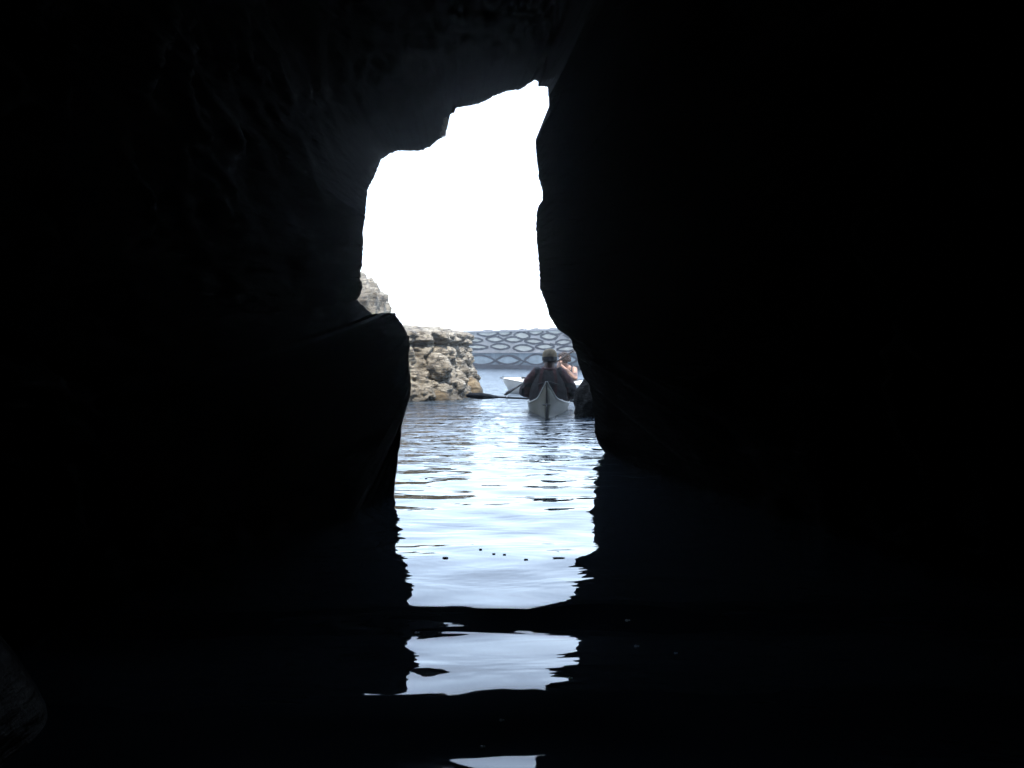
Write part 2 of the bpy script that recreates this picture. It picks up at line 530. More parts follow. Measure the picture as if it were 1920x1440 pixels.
# ------------------------------------------------------------------ rocks
def rock_lump(name, c, r, label, m, seed, group=None, squash=2.4, amp=0.2, sub=5, tilt=0.0, cat="rock", strata=0.0, fs=1.7):
    """A weathered block: superellipsoid broken by faceted noise."""
    bm = bmesh.new()
    bmesh.ops.create_icosphere(bm, subdivisions=sub, radius=1)
    r = Vector(r)
    S = Vector((seed * 3.7, seed * 1.9, seed * 5.3))
    mr = min(r)
    rot = Matrix.Rotation(tilt, 3, 'Y')
    for v in bm.verts:
        u = v.co.normalized()
        k = (abs(u.x) ** squash + abs(u.y) ** squash + abs(u.z) ** squash) ** (-1 / squash)
        p = Vector((u.x * r.x * k, u.y * r.y * k, u.z * r.z * k))
        d = rock_fbm(p * (fs / max(0.25, mr)) * 0.5 + S, 1.0) * 0.6
        q = p + S
        d += 0.3 * (N.noise(q * 5) + 0.6 * N.noise(q * 11))
        p += u * d * amp * mr
        if strata:
            p += Vector((u.x, u.y, 0)) * strata * mr * math.sin(p.z * 26 + 2 * N.noise(p * 2)) 
        v.co = rot @ p
    o = obj(name, bm, m)
    o.location = c
    return tag(o, label, cat, group)


def ledge():
    """Low flat topped sunlit ledge left of the kayaks: front face and right end as a displaced sheet, top and back closed."""
    # plan of the face from left (hidden) to right end, then round the corner to the back
    plan = [(-4.6, 13.6), (-3.0, 13.75), (-1.85, 14.05), (-1.3, 14.5), (-1.05, 15.2), (-0.92, 16.1), (-0.86, 16.9), (-1.05, 17.9), (-1.8, 19.2), (-4.6, 19.6)]
    pts = [Vector((x, y, 0)) for x, y in plan]
    seglen = [(pts[i + 1] - pts[i]).length for i in range(len(pts) - 1)]
    tot = sum(seglen)

    def at(u):
        s = u * tot
        for i, L in enumerate(seglen):
            if s <= L or i == len(seglen) - 1:
                return pts[i].lerp(pts[i + 1], min(1, s / L))
            s -= L
    nu, nv = 420, 110
    bm = bmesh.new()
    grid = []
    for iu in range(nu + 1):
        u = iu / nu
        p = at(u)
        t = (at(min(1, u + .01)) - at(max(0, u - .01))).normalized()
        nrm = Vector((t.y, -t.x, 0))
        top = 1.33 - 0.03 * sstep(0.3, 0.6, u) + 0.06 * N.noise(Vector((u * 14, 1, 5)))
        col = []
        for iv in range(nv + 1):
            v = iv / nv
            z = -0.5 + v * (top + 0.5)
            q = Vector((p.x, p.y, z))
            # batter, cap layer overhanging, undercut band, spreading foot
            off = 0.24 * (1 - sstep(-0.1, 0.9, z)) 
            off += 0.10 * sstep(1.02, 1.06, z + 0.05 * N.noise(q * 1.4)) * 0.35 - 0.42 * sstep(1.16, 1.36, z) ** 2
            off -= 0.10 * math.exp(-((z - 1.0) / 0.05) ** 2)
            # vertical buttresses and hollows
            off += 0.20 * (abs(N.noise(Vector((u * 30, z * 0.6, 1.7)))) - 0.25) * sstep(0.1, 0.5, z)
            d, _ = N.voronoi(Vector((q.x * 2.3, q.y * 2.3, z * 2.9)))
            off += 0.22 * (min(0.45, d[1] - d[0]) - 0.2)
            d2, _ = N.voronoi(Vector((q.x * 6, q.y * 6, z * 7 + 3)))
            off += 0.075 * (min(0.4, d2[1] - d2[0]) - 0.2)
            off += 0.055 * N.noise(q * 7) + 0.03 * N.noise(q * 16) + 0.02 * N.noise(q * 31)
            col.append(bm.verts.new(q + nrm * off + Vector((0, 0, 0.02 * N.noise(q * 9)))))
        grid.append(col)
    for a, b in zip(grid, grid[1:]):
        for k in range(nv):
            bm.faces.new((a[k], b[k], b[k + 1], a[k + 1]))
    # top: collapse towards a spine in three steps
    prev = [c[-1] for c in grid]
    spine = Vector((-3.2, 16.9, 1.42))
    for f in (0.12, 0.3, 0.55, 0.8):
        cur = []
        for c in grid:
            q = c[-1].co.lerp(spine, f)
            q.z = c[-1].co.z + 0.10 * f + 0.05 * N.noise(q * 2.2)
            cur.append(bm.verts.new(q))
        for k in range(nu):
            bm.faces.new((prev[k], prev[k + 1], cur[k + 1], cur[k]))
        prev = cur
    bm.faces.new(prev)
    bm.faces.new([prev[0]] + [prev[-1]] + [grid[-1][-1], grid[-1][0], grid[0][0], grid[0][-1]]) if False else None
    o = obj("rock_ledge", bm, M_ROCK)
    return tag(o, "low flat-topped pale rock ledge in sunshine at the left edge of the water", "rock")


ledge()
rock_lump("rock_spur", (-3.45, 15.4, 0.9), (1.02, 1.5, 1.42), "tall sunlit rock spur glimpsed above the dark shelf on the left", M_ROCK, 3.3, squash=3.6, amp=0.34, sub=6, tilt=0.10, fs=2.4)
rock_lump("boulder", (-1.36, 14.42, 0.60), (0.25, 0.22, 0.25), "smooth rounded boulder bulging from the middle of the ledge face", M_ROCK, 1.2, group="boulders against the rock ledge", squash=2.6, amp=0.30, tilt=0.3)
rock_lump("boulder", (-2.02, 13.78, 0.17), (0.25, 0.17, 0.42), "upright ochre rock slab at the left foot of the ledge beside the cave wall", M_ROCK2, 6.2, group="boulders against the rock ledge", squash=4.5, amp=0.14)
rock_lump("boulder", (-0.86, 15.75, 0.10), (0.25, 0.25, 0.27), "ochre boulder at the right end of the ledge foot", M_ROCK2, 9.4, group="boulders against the rock ledge", squash=2.6, amp=0.22)
rock_lump("boulder", (-1.10, 14.95, 0.28), (0.24, 0.2, 0.13), "flat wedge of pale stone tilted under the rounded boulder", M_ROCK, 4.1, group="boulders against the rock ledge", squash=3.0, amp=0.2, tilt=0.35)
rock_lump("boulder", (-1.42, 14.35, 0.04), (0.30, 0.17, 0.15), "low brown weedy boulder awash at the middle of the ledge foot", M_ROCK2, 7.7, group="boulders against the rock ledge", squash=2.5, amp=0.28)
rock_lump("boulder", (-0.93, 15.2, 0.03), (0.13, 0.12, 0.13), "small round dark boulder awash near the paddle blade", M_ROCK2, 2.7, group="boulders against the rock ledge", squash=2.2, amp=0.15)
rock_lump("boulder", (1.27, 10.75, 0.02), (0.40, 0.34, 0.50), "dark reddish brown boulder at the waterline beside the stern on the right", M_BROWN, 5.6, squash=2.3, amp=0.34, tilt=-0.25)
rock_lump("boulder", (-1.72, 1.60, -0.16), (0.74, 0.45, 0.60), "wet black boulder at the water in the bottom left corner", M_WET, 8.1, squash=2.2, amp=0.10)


# ------------------------------------------------------------------ breakwater wall with painted pattern
WL, WR = P(890, HOR, 50.0), P(1042, HOR, 45.6)      # two points on the wall's face
wdir = (WR - WL); wdir.z = 0; wdir.normalize()
wn = Vector((wdir.y, -wdir.x, 0))                    # towards the camera
if wn.y > 0: wn = -wn


def on_wall(px, py, off=0.0):
    ray = Vector(((px - 960) / F, 1.0, -(py - HOR) / F))
    o0 = Vector((0, 0, CAMH))
    base = WL + wn * off
    t = (base - o0).dot(wn) / ray.dot(wn)
    return o0 + ray * t


ANG = math.atan2(wdir.y, wdir.x)
wall = thing("breakwater_wall", "long concrete breakwater wall painted with dark eye-shaped outlines across the harbour", "wall", (WL.x, WL.y, 0), ANG)
W_INV = (Matrix.Translation((WL.x, WL.y, 0)) @ Matrix.Rotation(ANG, 4, 'Z')).inverted()


def wall_mat(name, col, dirt, scale=1.2, panel=1.7):
    m, t, b = new_mat(name)
    L, NN = t.links, t.nodes
    tc = NN.new("ShaderNodeTexCoord")
    n = NN.new("ShaderNodeTexNoise"); n.inputs["Scale"].default_value = scale; n.inputs["Detail"].default_value = 8; n.inputs["Roughness"].default_value = 0.7
    L.new(tc.outputs["Object"], n.inputs["Vector"])
    mp = NN.new("ShaderNodeMapping"); mp.inputs["Scale"].default_value = (3.0, 1, 0.25)
    L.new(tc.outputs["Object"], mp.inputs["Vector"])
    n2 = NN.new("ShaderNodeTexNoise"); n2.inputs["Scale"].default_value = scale * 1.4; n2.inputs["Detail"].default_value = 5
    L.new(mp.outputs[0], n2.inputs["Vector"])
    mx = NN.new("ShaderNodeMath"); mx.operation = 'MULTIPLY'
    L.new(n.outputs["Fac"], mx.inputs[0]); L.new(n2.outputs["Fac"], mx.inputs[1])
    cr = NN.new("ShaderNodeValToRGB")
    cr.color_ramp.elements[0].position = 0.14; cr.color_ramp.elements[0].color = (*dirt, 1)
    cr.color_ramp.elements[1].position = 0.34; cr.color_ramp.elements[1].color = (*col, 1)
    L.new(mx.outputs[0], cr.inputs[0])
    br = NN.new("ShaderNodeTexWhiteNoise"); br.noise_dimensions = '1D'
    sp = NN.new("ShaderNodeSeparateXYZ"); L.new(tc.outputs["Object"], sp.inputs[0])
    dv = NN.new("ShaderNodeMath"); dv.operation = 'DIVIDE'; dv.inputs[1].default_value = panel
    L.new(sp.outputs["X"], dv.inputs[0])
    fl = NN.new("ShaderNodeMath"); fl.operation = 'FLOOR'; L.new(dv.outputs[0], fl.inputs[0])
    L.new(fl.outputs[0], br.inputs["W"])
    mr = NN.new("ShaderNodeMapRange"); mr.inputs["To Min"].default_value = 0.8; mr.inputs["To Max"].default_value = 1.08
    L.new(br.outputs["Value"], mr.inputs["Value"])
    mu = NN.new("ShaderNodeMixRGB"); mu.blend_type = 'MULTIPLY'; mu.inputs[0].default_value = 1
    L.new(cr.outputs[0], mu.inputs[1]); L.new(mr.outputs[0], mu.inputs[2])
    L.new(mu.outputs[0], b.inputs["Base Color"])
    b.inputs["Roughness"].default_value = 0.9
    bp = NN.new("ShaderNodeBump"); bp.inputs["Distance"].default_value = 0.02
    L.new(n.outputs["Fac"], bp.inputs["Height"]); L.new(bp.outputs[0], b.inputs["Normal"])
    return m


M_WALLU = wall_mat("upper_concrete", (0.215, 0.213, 0.215), (0.155, 0.156, 0.16))
M_WALLL = wall_mat("lower_concrete", (0.10, 0.125, 0.145), (0.06, 0.08, 0.098), scale=1.8, panel=1.9)
M_TIDE = wall_mat("tidal_band", (0.022, 0.025, 0.036), (0.012, 0.013, 0.02), scale=3)
M_COPE = wall_mat("pale_coping", (0.21, 0.21, 0.225), (0.15, 0.15, 0.16))
M_PAINT = mat("dark_violet_paint", (0.005, 0.005, 0.012), 0.8, var=0.35, scale=2.5)
M_FILL = mat("pale_green_grey_paint", (0.22, 0.226, 0.21), 0.85, var=0.22, scale=3.0)
M_FILLL = mat("pale_blue_paint", (0.12, 0.15, 0.172), 0.85, var=0.22, scale=3.0)

ZT = on_wall(966, 618).z       # top of the wall
ZL = on_wall(960, 661).z       # joint between upper and lower course
ZS = on_wall(960, 684).z       # top of tidal stain


def wbox(name, x0, x1, y0, y1, z0, z1, m, bev=0.02):
    bm = bmesh.new()
    nx = 60
    # long box in segments with slightly uneven edges
    secs = []
    for i in range(nx + 1):
        x = x0 + (x1 - x0) * i / nx
        j = 0.012 * N.noise(Vector((x * 0.9, z0, 2)))
        secs.append([bm.verts.new((x, y0 + bev, z0)), bm.verts.new((x, y0, z0 + bev)), bm.verts.new((x, y0, z1 - bev + j)), bm.verts.new((x, y0 + bev, z1 + j)), bm.verts.new((x, y1, z1 + j)), bm.verts.new((x, y1, z0))])
    for a, b in zip(secs, secs[1:]):
        for k in range(6):
            bm.faces.new((a[k], a[(k + 1) % 6], b[(k + 1) % 6], b[k]))
    bm.faces.new(secs[0]); bm.faces.new(list(reversed(secs[-1])))
    return obj(name, bm, m, wall, smooth=False)


# local frame: x along the wall, y away from the camera (front face at y = 0)
wbox("upper_wall", -14, 40, 0.0, 1.4, ZL + 0.02, ZT - 0.13, M_WALLU)
wbox("coping", -14, 40, -0.03, 1.43, ZT - 0.127, ZT, M_COPE)
wbox("joint_ledge", -14, 40, -0.10, 1.4, ZL - 0.03, ZL + 0.017, M_COPE, bev=0.008)
wbox("lower_wall", -14, 40, -0.06, 1.4, ZS, ZL - 0.033, M_WALLL)
wbox("tidal_footing", -14, 40, -0.14, 1.4, -1.5, ZS - 0.003, M_TIDE)


def wl(px, py, off):
    return W_INV @ on_wall(px, py, off)


def lens_pts(x0, x1, yt, yb, tilt=0.0, n=22, tl=1.25, tr=1.25):
    """Eye shape in photo pixels: pointed at both ends."""
    up, dn = [], []
    ym = (yt + yb) / 2
    for i in range(n + 1):
        t = i / n
        x = x0 + (x1 - x0) * t
        s = math.sin(math.pi * t) ** (0.8)
        ysk = tilt * (t - 0.5)
        up.append((x, ym + ysk - (ym - yt) * s)); dn.append((x, ym + ysk + (yb - ym) * s))
    return up, dn


def ribbon(bm, pts, wpx, off, closed=False):
    q = [Vector((x, y)) for x, y in pts]
    n = len(q)
    va = []
    for i in range(n):
        a = q[(i - 1) % n] if closed else q[max(0, i - 1)]
        b = q[(i + 1) % n] if closed else q[min(n - 1, i + 1)]
        t = (b - a)
        t = t.normalized() if t.length > 1e-6 else Vector((1, 0))
        nn = Vector((-t.y, t.x))
        ww = wpx * (0.85 + 0.35 * N.noise(Vector((q[i].x * .2, q[i].y * .3, 1)))) / 2
        va.append((bm.verts.new(wl(*(q[i] + nn * ww), off)), bm.verts.new(wl(*(q[i] - nn * ww), off))))
    rngn = range(n if closed else n - 1)
    for i in rngn:
        a, b = va[i], va[(i + 1) % n]
        bm.faces.new((a[0], b[0], b[1], a[1]))


def z3(X, Y):       # coordinates measured in an 8x enlargement of the photo
    return 880 + X / 8.0, 600 + Y / 8.0


UPPER = [  # x0,x1,yt,yb (8x px), tilt
 (112, 440, 155, 245, -6), (415, 632, 152, 235, 0), (665, 915, 182, 285, 16), (873, 1110, 135, 222, -6), (1150, 1400, 128, 218, 20),
 (-40, 205, 270, 335, 6), (245, 515, 250, 330, 12), (520, 800, 255, 333, 6), (820, 1110, 285, 355, 14), (1062, 1330, 200, 295, 6), (1290, 1530, 295, 372, -14),
 (-60, 285, 370, 438, 8), (315, 612, 355, 440, 8), (650, 975, 372, 478, 14), (985, 1280, 360, 440, -4), (1310, 1620, 395, 470, -16),
 (1560, 1860, 300, 380, 4), (1660, 1960, 390, 470, 0), (1420, 1640, 160, 270, 8), (1680, 1950, 160, 260, 8)]
LOWER = [(-60, 385, 530, 672, 20), (400, 770, 535, 665, -8), (825, 1190, 515, 672, -14), (1240, 1620, 520, 670, 0), (1670, 2050, 520, 670, 0)]

bmf, bmo = bmesh.new(), bmesh.new()
for (x0, x1, yt, yb, tl) in UPPER:
    up, dn = lens_pts(x0, x1, yt, yb, tl)
    for k in range(len(up) - 1):
        a, b, c, d = (z3(*p) for p in (up[k], up[k + 1], dn[k + 1], dn[k]))
        vs = [bmf.verts.new(wl(*p, 0.004)) for p in (a, b, c, d)]
        bmf.faces.new(vs)
    ribbon(bmo, [z3(*p) for p in up], 4.0, 0.009)
    ribbon(bmo, [z3(*p) for p in dn], 4.2, 0.010)
for a, b in (((640, 150), (860, 132)), ((430, 235), (505, 300)), ((895, 262), (800, 300)), ((1280, 305), (1405, 170)), ((1400, 225), (1530, 285)), ((1210, 345), (1330, 380)), ((1390, 170), (1530, 250))):
    ribbon(bmo, [z3(a[0] + (b[0] - a[0]) * t / 6, a[1] + (b[1] - a[1]) * t / 6 + 4 * math.sin(t)) for t in range(7)], 2.0, 0.011)
obj("painted_infill", bmf, M_FILL, wall, smooth=False)
bmf2 = bmesh.new()
for (x0, x1, yt, yb, tl) in LOWER:
    up, dn = lens_pts(x0, x1, yt, yb, tl)
    for k in range(len(up) - 1):
        a, b, c, d = (z3(*p) for p in (up[k], up[k + 1], dn[k + 1], dn[k]))
        bmf2.faces.new([bmf2.verts.new(wl(*p, 0.064)) for p in (a, b, c, d)])
    ribbon(bmo, [z3(*p) for p in up], 4.2, 0.069)
    ribbon(bmo, [z3(*p) for p in dn], 4.0, 0.070)
for a, b in (((300, 540), (480, 690)), ((330, 640), (520, 530)), ((640, 545), (850, 640)), ((740, 680), (900, 560)), ((1100, 640), (1260, 530)), ((1130, 520), (1300, 660))):
    ribbon(bmo, [z3(a[0] + (b[0] - a[0]) * t / 6, a[1] + (b[1] - a[1]) * t / 6 + 6 * math.sin(t)) for t in range(7)], 2.8, 0.071)
obj("painted_infill", bmf2, M_FILLL, wall, smooth=False)
obj("painted_outline", bmo, M_PAINT, wall, smooth=False)


# ------------------------------------------------------------------ kayaks
def interp(tab, x):
    for (x0, *a), (x1, *b) in zip(tab, tab[1:]):
        if x <= x1:
            t = (x - x0) / (x1 - x0) if x1 > x0 else 0
            t = max(0.0, t)
            t2 = t
            return [p + (q - p) * t2 for p, q in zip(a, b)]
    return list(tab[-1][1:])


def kayak(name, label, L, sheer, cock, m_hull, m_deck, m_trim, crown, loc, rotz, rudder=True, hatch=True, rake=(0.22, 0.22)):
    """sheer: (s, halfwidth, z) from the near end (s=0) to the far end; local +y runs along the hull, origin at the cockpit."""
    root = thing(name, label, "kayak", loc, rotz)
    c0, chl, chw = cock        # cockpit centre s, half length, half width
    ns, nh = 110, 14

    def sm(s):
        a = interp(sheer, s); b1 = interp(sheer, max(0, s - .12)); b2 = interp(sheer, min(L, s + .12))
        if s < .14 or s > L - .14: return a
        return [(p + q + r) / 3 for p, q, r in zip(a, b1, b2)]
    hb = bmesh.new()
    rings = []
    S = [L * (0.5 - 0.5 * math.cos(math.pi * i / ns)) for i in range(ns + 1)]
    for s in S:
        hw, z = sm(s)
        e = min(s, L - s)
        keel = -0.10 * sstep(0.0, 0.75, e) + (0.0) 
        rk = rake[0] if s < L / 2 else rake[1]
        stem = 1 - sstep(0.0, rk, e)
        keel = keel * (1 - stem) + stem * (z - 0.06 - 0.52 * min(1, e / rk))
        ring = []
        for k in range(nh + 1):
            a = -math.pi / 2 + math.pi * k / nh * 1.0
            ca, sa = math.cos(math.pi * k / nh), math.sin(math.pi * k / nh)
            xx = -hw * (1 if ca > 0 else -1) * abs(ca) ** 0.75
            zz = z - (z - keel) * sa ** 0.85
            ring.append(hb.verts.new((xx, s - c0, zz)))
        rings.append(ring)
    for a, b in zip(rings, rings[1:]):
        for k in range(nh):
            hb.faces.new((a[k], a[k + 1], b[k + 1], b[k]))
    bmesh.ops.remove_doubles(hb, verts=hb.verts, dist=0.0008)
    obj("hull", hb, m_hull, root)
    # deck with a real cockpit opening
    db = bmesh.new()
    nd = 20
    rows = []
    for s in S:
        hw, z = sm(s)
        row = []
        for k in range(nd + 1):
            t = -1 + 2 * k / nd
            cr = crown * (1 - abs(t) ** 1.5) * min(1, hw / 0.2)
            row.append(db.verts.new((t * hw * 1.002, s - c0, z + cr + 0.004)))
        rows.append(row)
    for i, (a, b) in enumerate(zip(rows, rows[1:])):
        for k in range(nd):
            cx = (a[k].co.x + a[k + 1].co.x) / 2; cyy = (a[k].co.y + b[k].co.y) / 2
            if (cx / chw) ** 2 + (cyy / chl) ** 2 < 0.92:
                continue
            db.faces.new((a[k], a[k + 1], b[k + 1], b[k]))
    obj("deck", db, m_deck, root)
    hwm, zc = sm(c0)
    zc += crown
    cb = bmesh.new()
    ringp = [(chw * math.cos(a), chl * math.sin(a), zc + 0.012 - crown * (abs(chw * math.cos(a)) / hwm) ** 1.5) for a in [2 * math.pi * k / 36 for k in range(37)]]
    add_tube(cb, ringp, 0.014, 8, caps=False)
    obj("coaming", cb, m_trim, root)
    tb = bmesh.new()
    for sg in (-1, 1):
        add_tube(tb, [(sg * (sm(s)[0] + 0.003), s - c0, sm(s)[1] + 0.003) for s in S], 0.008, 6)
    obj("gunwale_trim", tb, MATS["trim_white"], root)
    # keel strip on the near stem
    kb = bmesh.new()
    zs = sm(0)[1]
    for (ya, yb, za, zb, wd) in ((-0.012, 0.05, zs - 0.02, -0.12, 0.010),):
        pts = []
        for i in range(9):
            t = i / 8
            pts.append((0, -c0 - 0.012 + 0.16 * t ** 1.4, za + (zb - za) * t))
        vs = []
        for p in pts:
            vs.append([kb.verts.new((sx * wd, p[1] + dy, p[2])) for sx, dy in ((-1, 0), (1, 0), (1, .05), (-1, .05))])
        for a, b in zip(vs, vs[1:]):
            for k in range(4):
                kb.faces.new((a[k], a[(k + 1) % 4], b[(k + 1) % 4], b[k]))
        kb.faces.new(vs[0]); kb.faces.new(list(reversed(vs[-1])))
    obj("stem_strip", kb, MATS["black_rubber"], root)
    if rudder:
        rb = bmesh.new()
        prof = [(-0.10, 0.16), (-0.03, 0.20), (0.0, 0.12), (-0.005, -0.28), (-0.08, -0.34), (-0.14, -0.20), (-0.13, 0.02)]
        f = [rb.verts.new((0.006, -c0 + y - 0.03, z)) for y, z in prof]
        g = [rb.verts.new((-0.006, -c0 + y - 0.03, z)) for y, z in prof]
        rb.faces.new(f); rb.faces.new(list(reversed(g)))
        for k in range(len(prof)):
            rb.faces.new((f[k], g[k], g[(k + 1) % len(prof)], f[(k + 1) % len(prof)]))
        ru = obj("rudder", rb, MATS["black_rubber"], root)
        rb = bmesh.new()
        add_tube(rb, [(-0.05, -c0 - 0.075, 0.185), (0.05, -c0 - 0.075, 0.185)], 0.009, 8)
        obj("rudder_yoke", rb, MATS["black_rubber"], ru)
    # carrying toggles at the ends
    for s, d in ((L - 0.05, 1),) if rudder else ((0.05, -1), (L - 0.05, 1)):
        g = bmesh.new()
        z = sm(s)[1] + 0.02
        add_tube(g, [(0, s - c0, z), (0, s - c0 + 0.03 * d, z + 0.03), (0, s - c0 + 0.09 * d, z + 0.0)], 0.005, 6)
        add_tube(g, [(-0.05, s - c0 + 0.09 * d, z - 0.01), (0.05, s - c0 + 0.09 * d, z - 0.01)], 0.012, 8)
        obj("carry_toggle", g, MATS["black_rubber"], root)
    if hatch:
        for s in (0.26 * L, 0.8 * L):
            g = bmesh.new()
            hw, z = sm(s)
            bmesh.ops.create_cone(g, cap_ends=True, segments=28, radius1=min(.12, hw * .6), radius2=min(.115, hw * .57), depth=0.03, matrix=Matrix.Translation((0, s - c0, z + crown * 0.95)))
            obj("hatch_cover", g, MATS["black_rubber"], root)
    # deck lines
    g = bmesh.new()
    for sg in (-1, 1):
        pts = []
        for i in range(24):
            s = L * (0.06 + 0.88 * i / 23)
            hw, z = sm(s)
            pts.append((sg * hw * 0.82, s - c0, z + crown * (1 - .82 ** 1.5) * min(1, hw / .2) + 0.012))
        add_tube(g, pts, 0.004, 5)
    obj("deck_line", g, MATS["black_rubber"], root)
    return root


MATS = {
 "trim_white": mat("trim_white", (0.62, 0.62, 0.6), 0.35, var=0.05),
 "black_rubber": mat("black_rubber", (0.018, 0.018, 0.022), 0.45, var=0.2),
 "white_gel": mat("white_gelcoat", (0.78, 0.78, 0.76), 0.22, var=0.04, coat=0.4),
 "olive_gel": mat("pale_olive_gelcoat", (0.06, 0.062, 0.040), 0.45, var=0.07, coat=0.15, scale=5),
 "navy_gel": mat("dark_navy_gelcoat", (0.02, 0.024, 0.04), 0.3, var=0.15, coat=0.3),
 "skin": mat("skin", (0.29, 0.17, 0.125), 0.55, var=0.08, scale=14),
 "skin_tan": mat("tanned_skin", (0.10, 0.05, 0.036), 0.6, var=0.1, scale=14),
 "jacket": mat("dark_navy_fabric", (0.008, 0.006, 0.009), 0.85, var=0.25, scale=10, bump=0.004, bscale=30),
 "red": mat("dark_red_fabric", (0.05, 0.010, 0.012), 0.85, var=0.3, scale=10, bump=0.004, bscale=30),
 "vest": mat("charcoal_vest_fabric", (0.02, 0.017, 0.02), 0.8, var=0.3, scale=9),
 "strap": mat("grey_webbing", (0.03, 0.03, 0.034), 0.7, var=0.2, scale=30),
 "cap": mat("khaki_cap_fabric", (0.15, 0.115, 0.065), 0.9, var=0.15, scale=20),
 "cap_dark": mat("dark_cap_fabric", (0.012, 0.011, 0.013), 0.9, var=0.15, scale=20),
 "hair": mat("brown_hair", (0.02, 0.009, 0.006), 0.6, var=0.4, scale=30),
 "shorthair": mat("dark_short_hair", (0.02, 0.015, 0.012), 0.7, var=0.3, scale=60),
 "eye": mat("eye", (0.05, 0.035, 0.03), 0.2, var=0.1),
 "blade": mat("black_carbon", (0.006, 0.007, 0.010), 0.5, var=0.2),
 "shaft": mat("dark_shaft", (0.006, 0.006, 0.009), 0.7, var=0.2),
}

K1 = Vector((0.54, 11.9, 0.0))
k1_yaw = -math.atan2(0.54 - 0.4377, 1.8)
SHEER1 = [(0, .006, .47), (.12, .040, .395), (.26, .075, .335), (.6, .125, .225), (1.1, .245, .15), (1.5, .295, .12), (2.1, .32, .11), (2.9, .29, .12), (3.6, .19, .19), (4.2, .08, .32), (4.5, .006, .42)]
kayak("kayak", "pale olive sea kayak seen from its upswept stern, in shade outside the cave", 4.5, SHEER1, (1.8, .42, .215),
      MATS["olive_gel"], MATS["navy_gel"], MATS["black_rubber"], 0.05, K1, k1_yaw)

B2 = P(945, HOR, 17.7); C2 = Vector((1.10, 15.9, 0))
hd = Vector((B2.x - C2.x, B2.y - C2.y, 0)).normalized()
k2_yaw = math.atan2(-hd.x, hd.y)
SHEER2 = [(0, .006, .40), (.3, .07, .34), (.8, .18, .27), (1.4, .27, .24), (2.1, .31, .23), (2.8, .29, .235), (3.4, .22, .25), (3.9, .12, .275), (4.25, .05, .295), (4.4, .006, .30)]
kayak("kayak", "white sea kayak lying across the harbour water in full sun behind the first paddler", 4.4, SHEER2, (2.15, .42, .215),
      MATS["white_gel"], MATS["white_gel"], MATS["black_rubber"], 0.085, C2, k2_yaw, rudder=False, rake=(0.6, 0.75))


# ------------------------------------------------------------------ paddles
def paddle(name, label, a, b, roll, blade_l=0.46, blade_w=0.085):
    a, b = Vector(a), Vector(b)
    d = b - a
    root = thing(name, label, "paddle", (a + b) / 2)
    ex = d.normalized()
    side = ex.cross(Vector((0, 0, 1))).normalized()
    upv = side.cross(ex)
    L = d.length / 2
    bm = bmesh.new()
    add_tube(bm, [ex * (-L + blade_l * .8), ex * (L - blade_l * .8)], 0.0155, 10)
    obj("shaft", bm, MATS["shaft"], root)
    for sg, rl in ((-1, roll), (1, roll + 0.5)):
        bm = bmesh.new()
        wv = side * math.cos(rl) + upv * math.sin(rl)
        nv = ex.cross(wv)
        rows = []
        for i in range(15):
            t = i / 14
            wdt = blade_w * (math.sin(math.pi * min(1, 0.06 + t * 0.86)) ** 0.6) * (0.45 + 0.55 * t ** 0.6)
            wdt = max(wdt, 0.014)
            if i == 14: wdt *= 0.6
            cx = ex * sg * (L - blade_l + blade_l * t) + nv * (0.025 * math.sin(t * 2.4)) * (-1)
            th = 0.012 * (1 - t) + 0.005
            rows.append([bm.verts.new(cx + wv * wdt + nv * .006), bm.verts.new(cx + nv * (th)), bm.verts.new(cx - wv * wdt + nv * .006), bm.verts.new(cx - nv * th)])
        for r0, r1 in zip(rows, rows[1:]):
            for k in range(4):
                bm.faces.new((r0[k], r0[(k + 1) % 4], r1[(k + 1) % 4], r1[k]))
        bm.faces.new(rows[0]); bm.faces.new(list(reversed(rows[-1])))
        obj("blade", bm, MATS["blade"], root)
        bm = bmesh.new()
        add_tube(bm, [ex * sg * (L - blade_l - .12), ex * sg * (L - blade_l - .105)], 0.024, 12)
        obj("drip_ring", bm, MATS["trim_white"] if sg < 0 else MATS["black_rubber"], root)
    return root


PA1 = P(873, 741.5, 12.45); PB1 = P(1148, 755.5, 12.1)
paddle("paddle", "dark paddle held level across the near kayak, blade out over the water on the left", PA1, PB1, 1.5, blade_l=0.54, blade_w=0.06)
PA2 = P(946.5, 741, 15.75); PB2 = P(1112, 634, 15.2)
paddle("paddle", "dark paddle slanting up from the water behind the near paddler", PA2, PB2, -0.75, blade_l=0.34, blade_w=0.07)


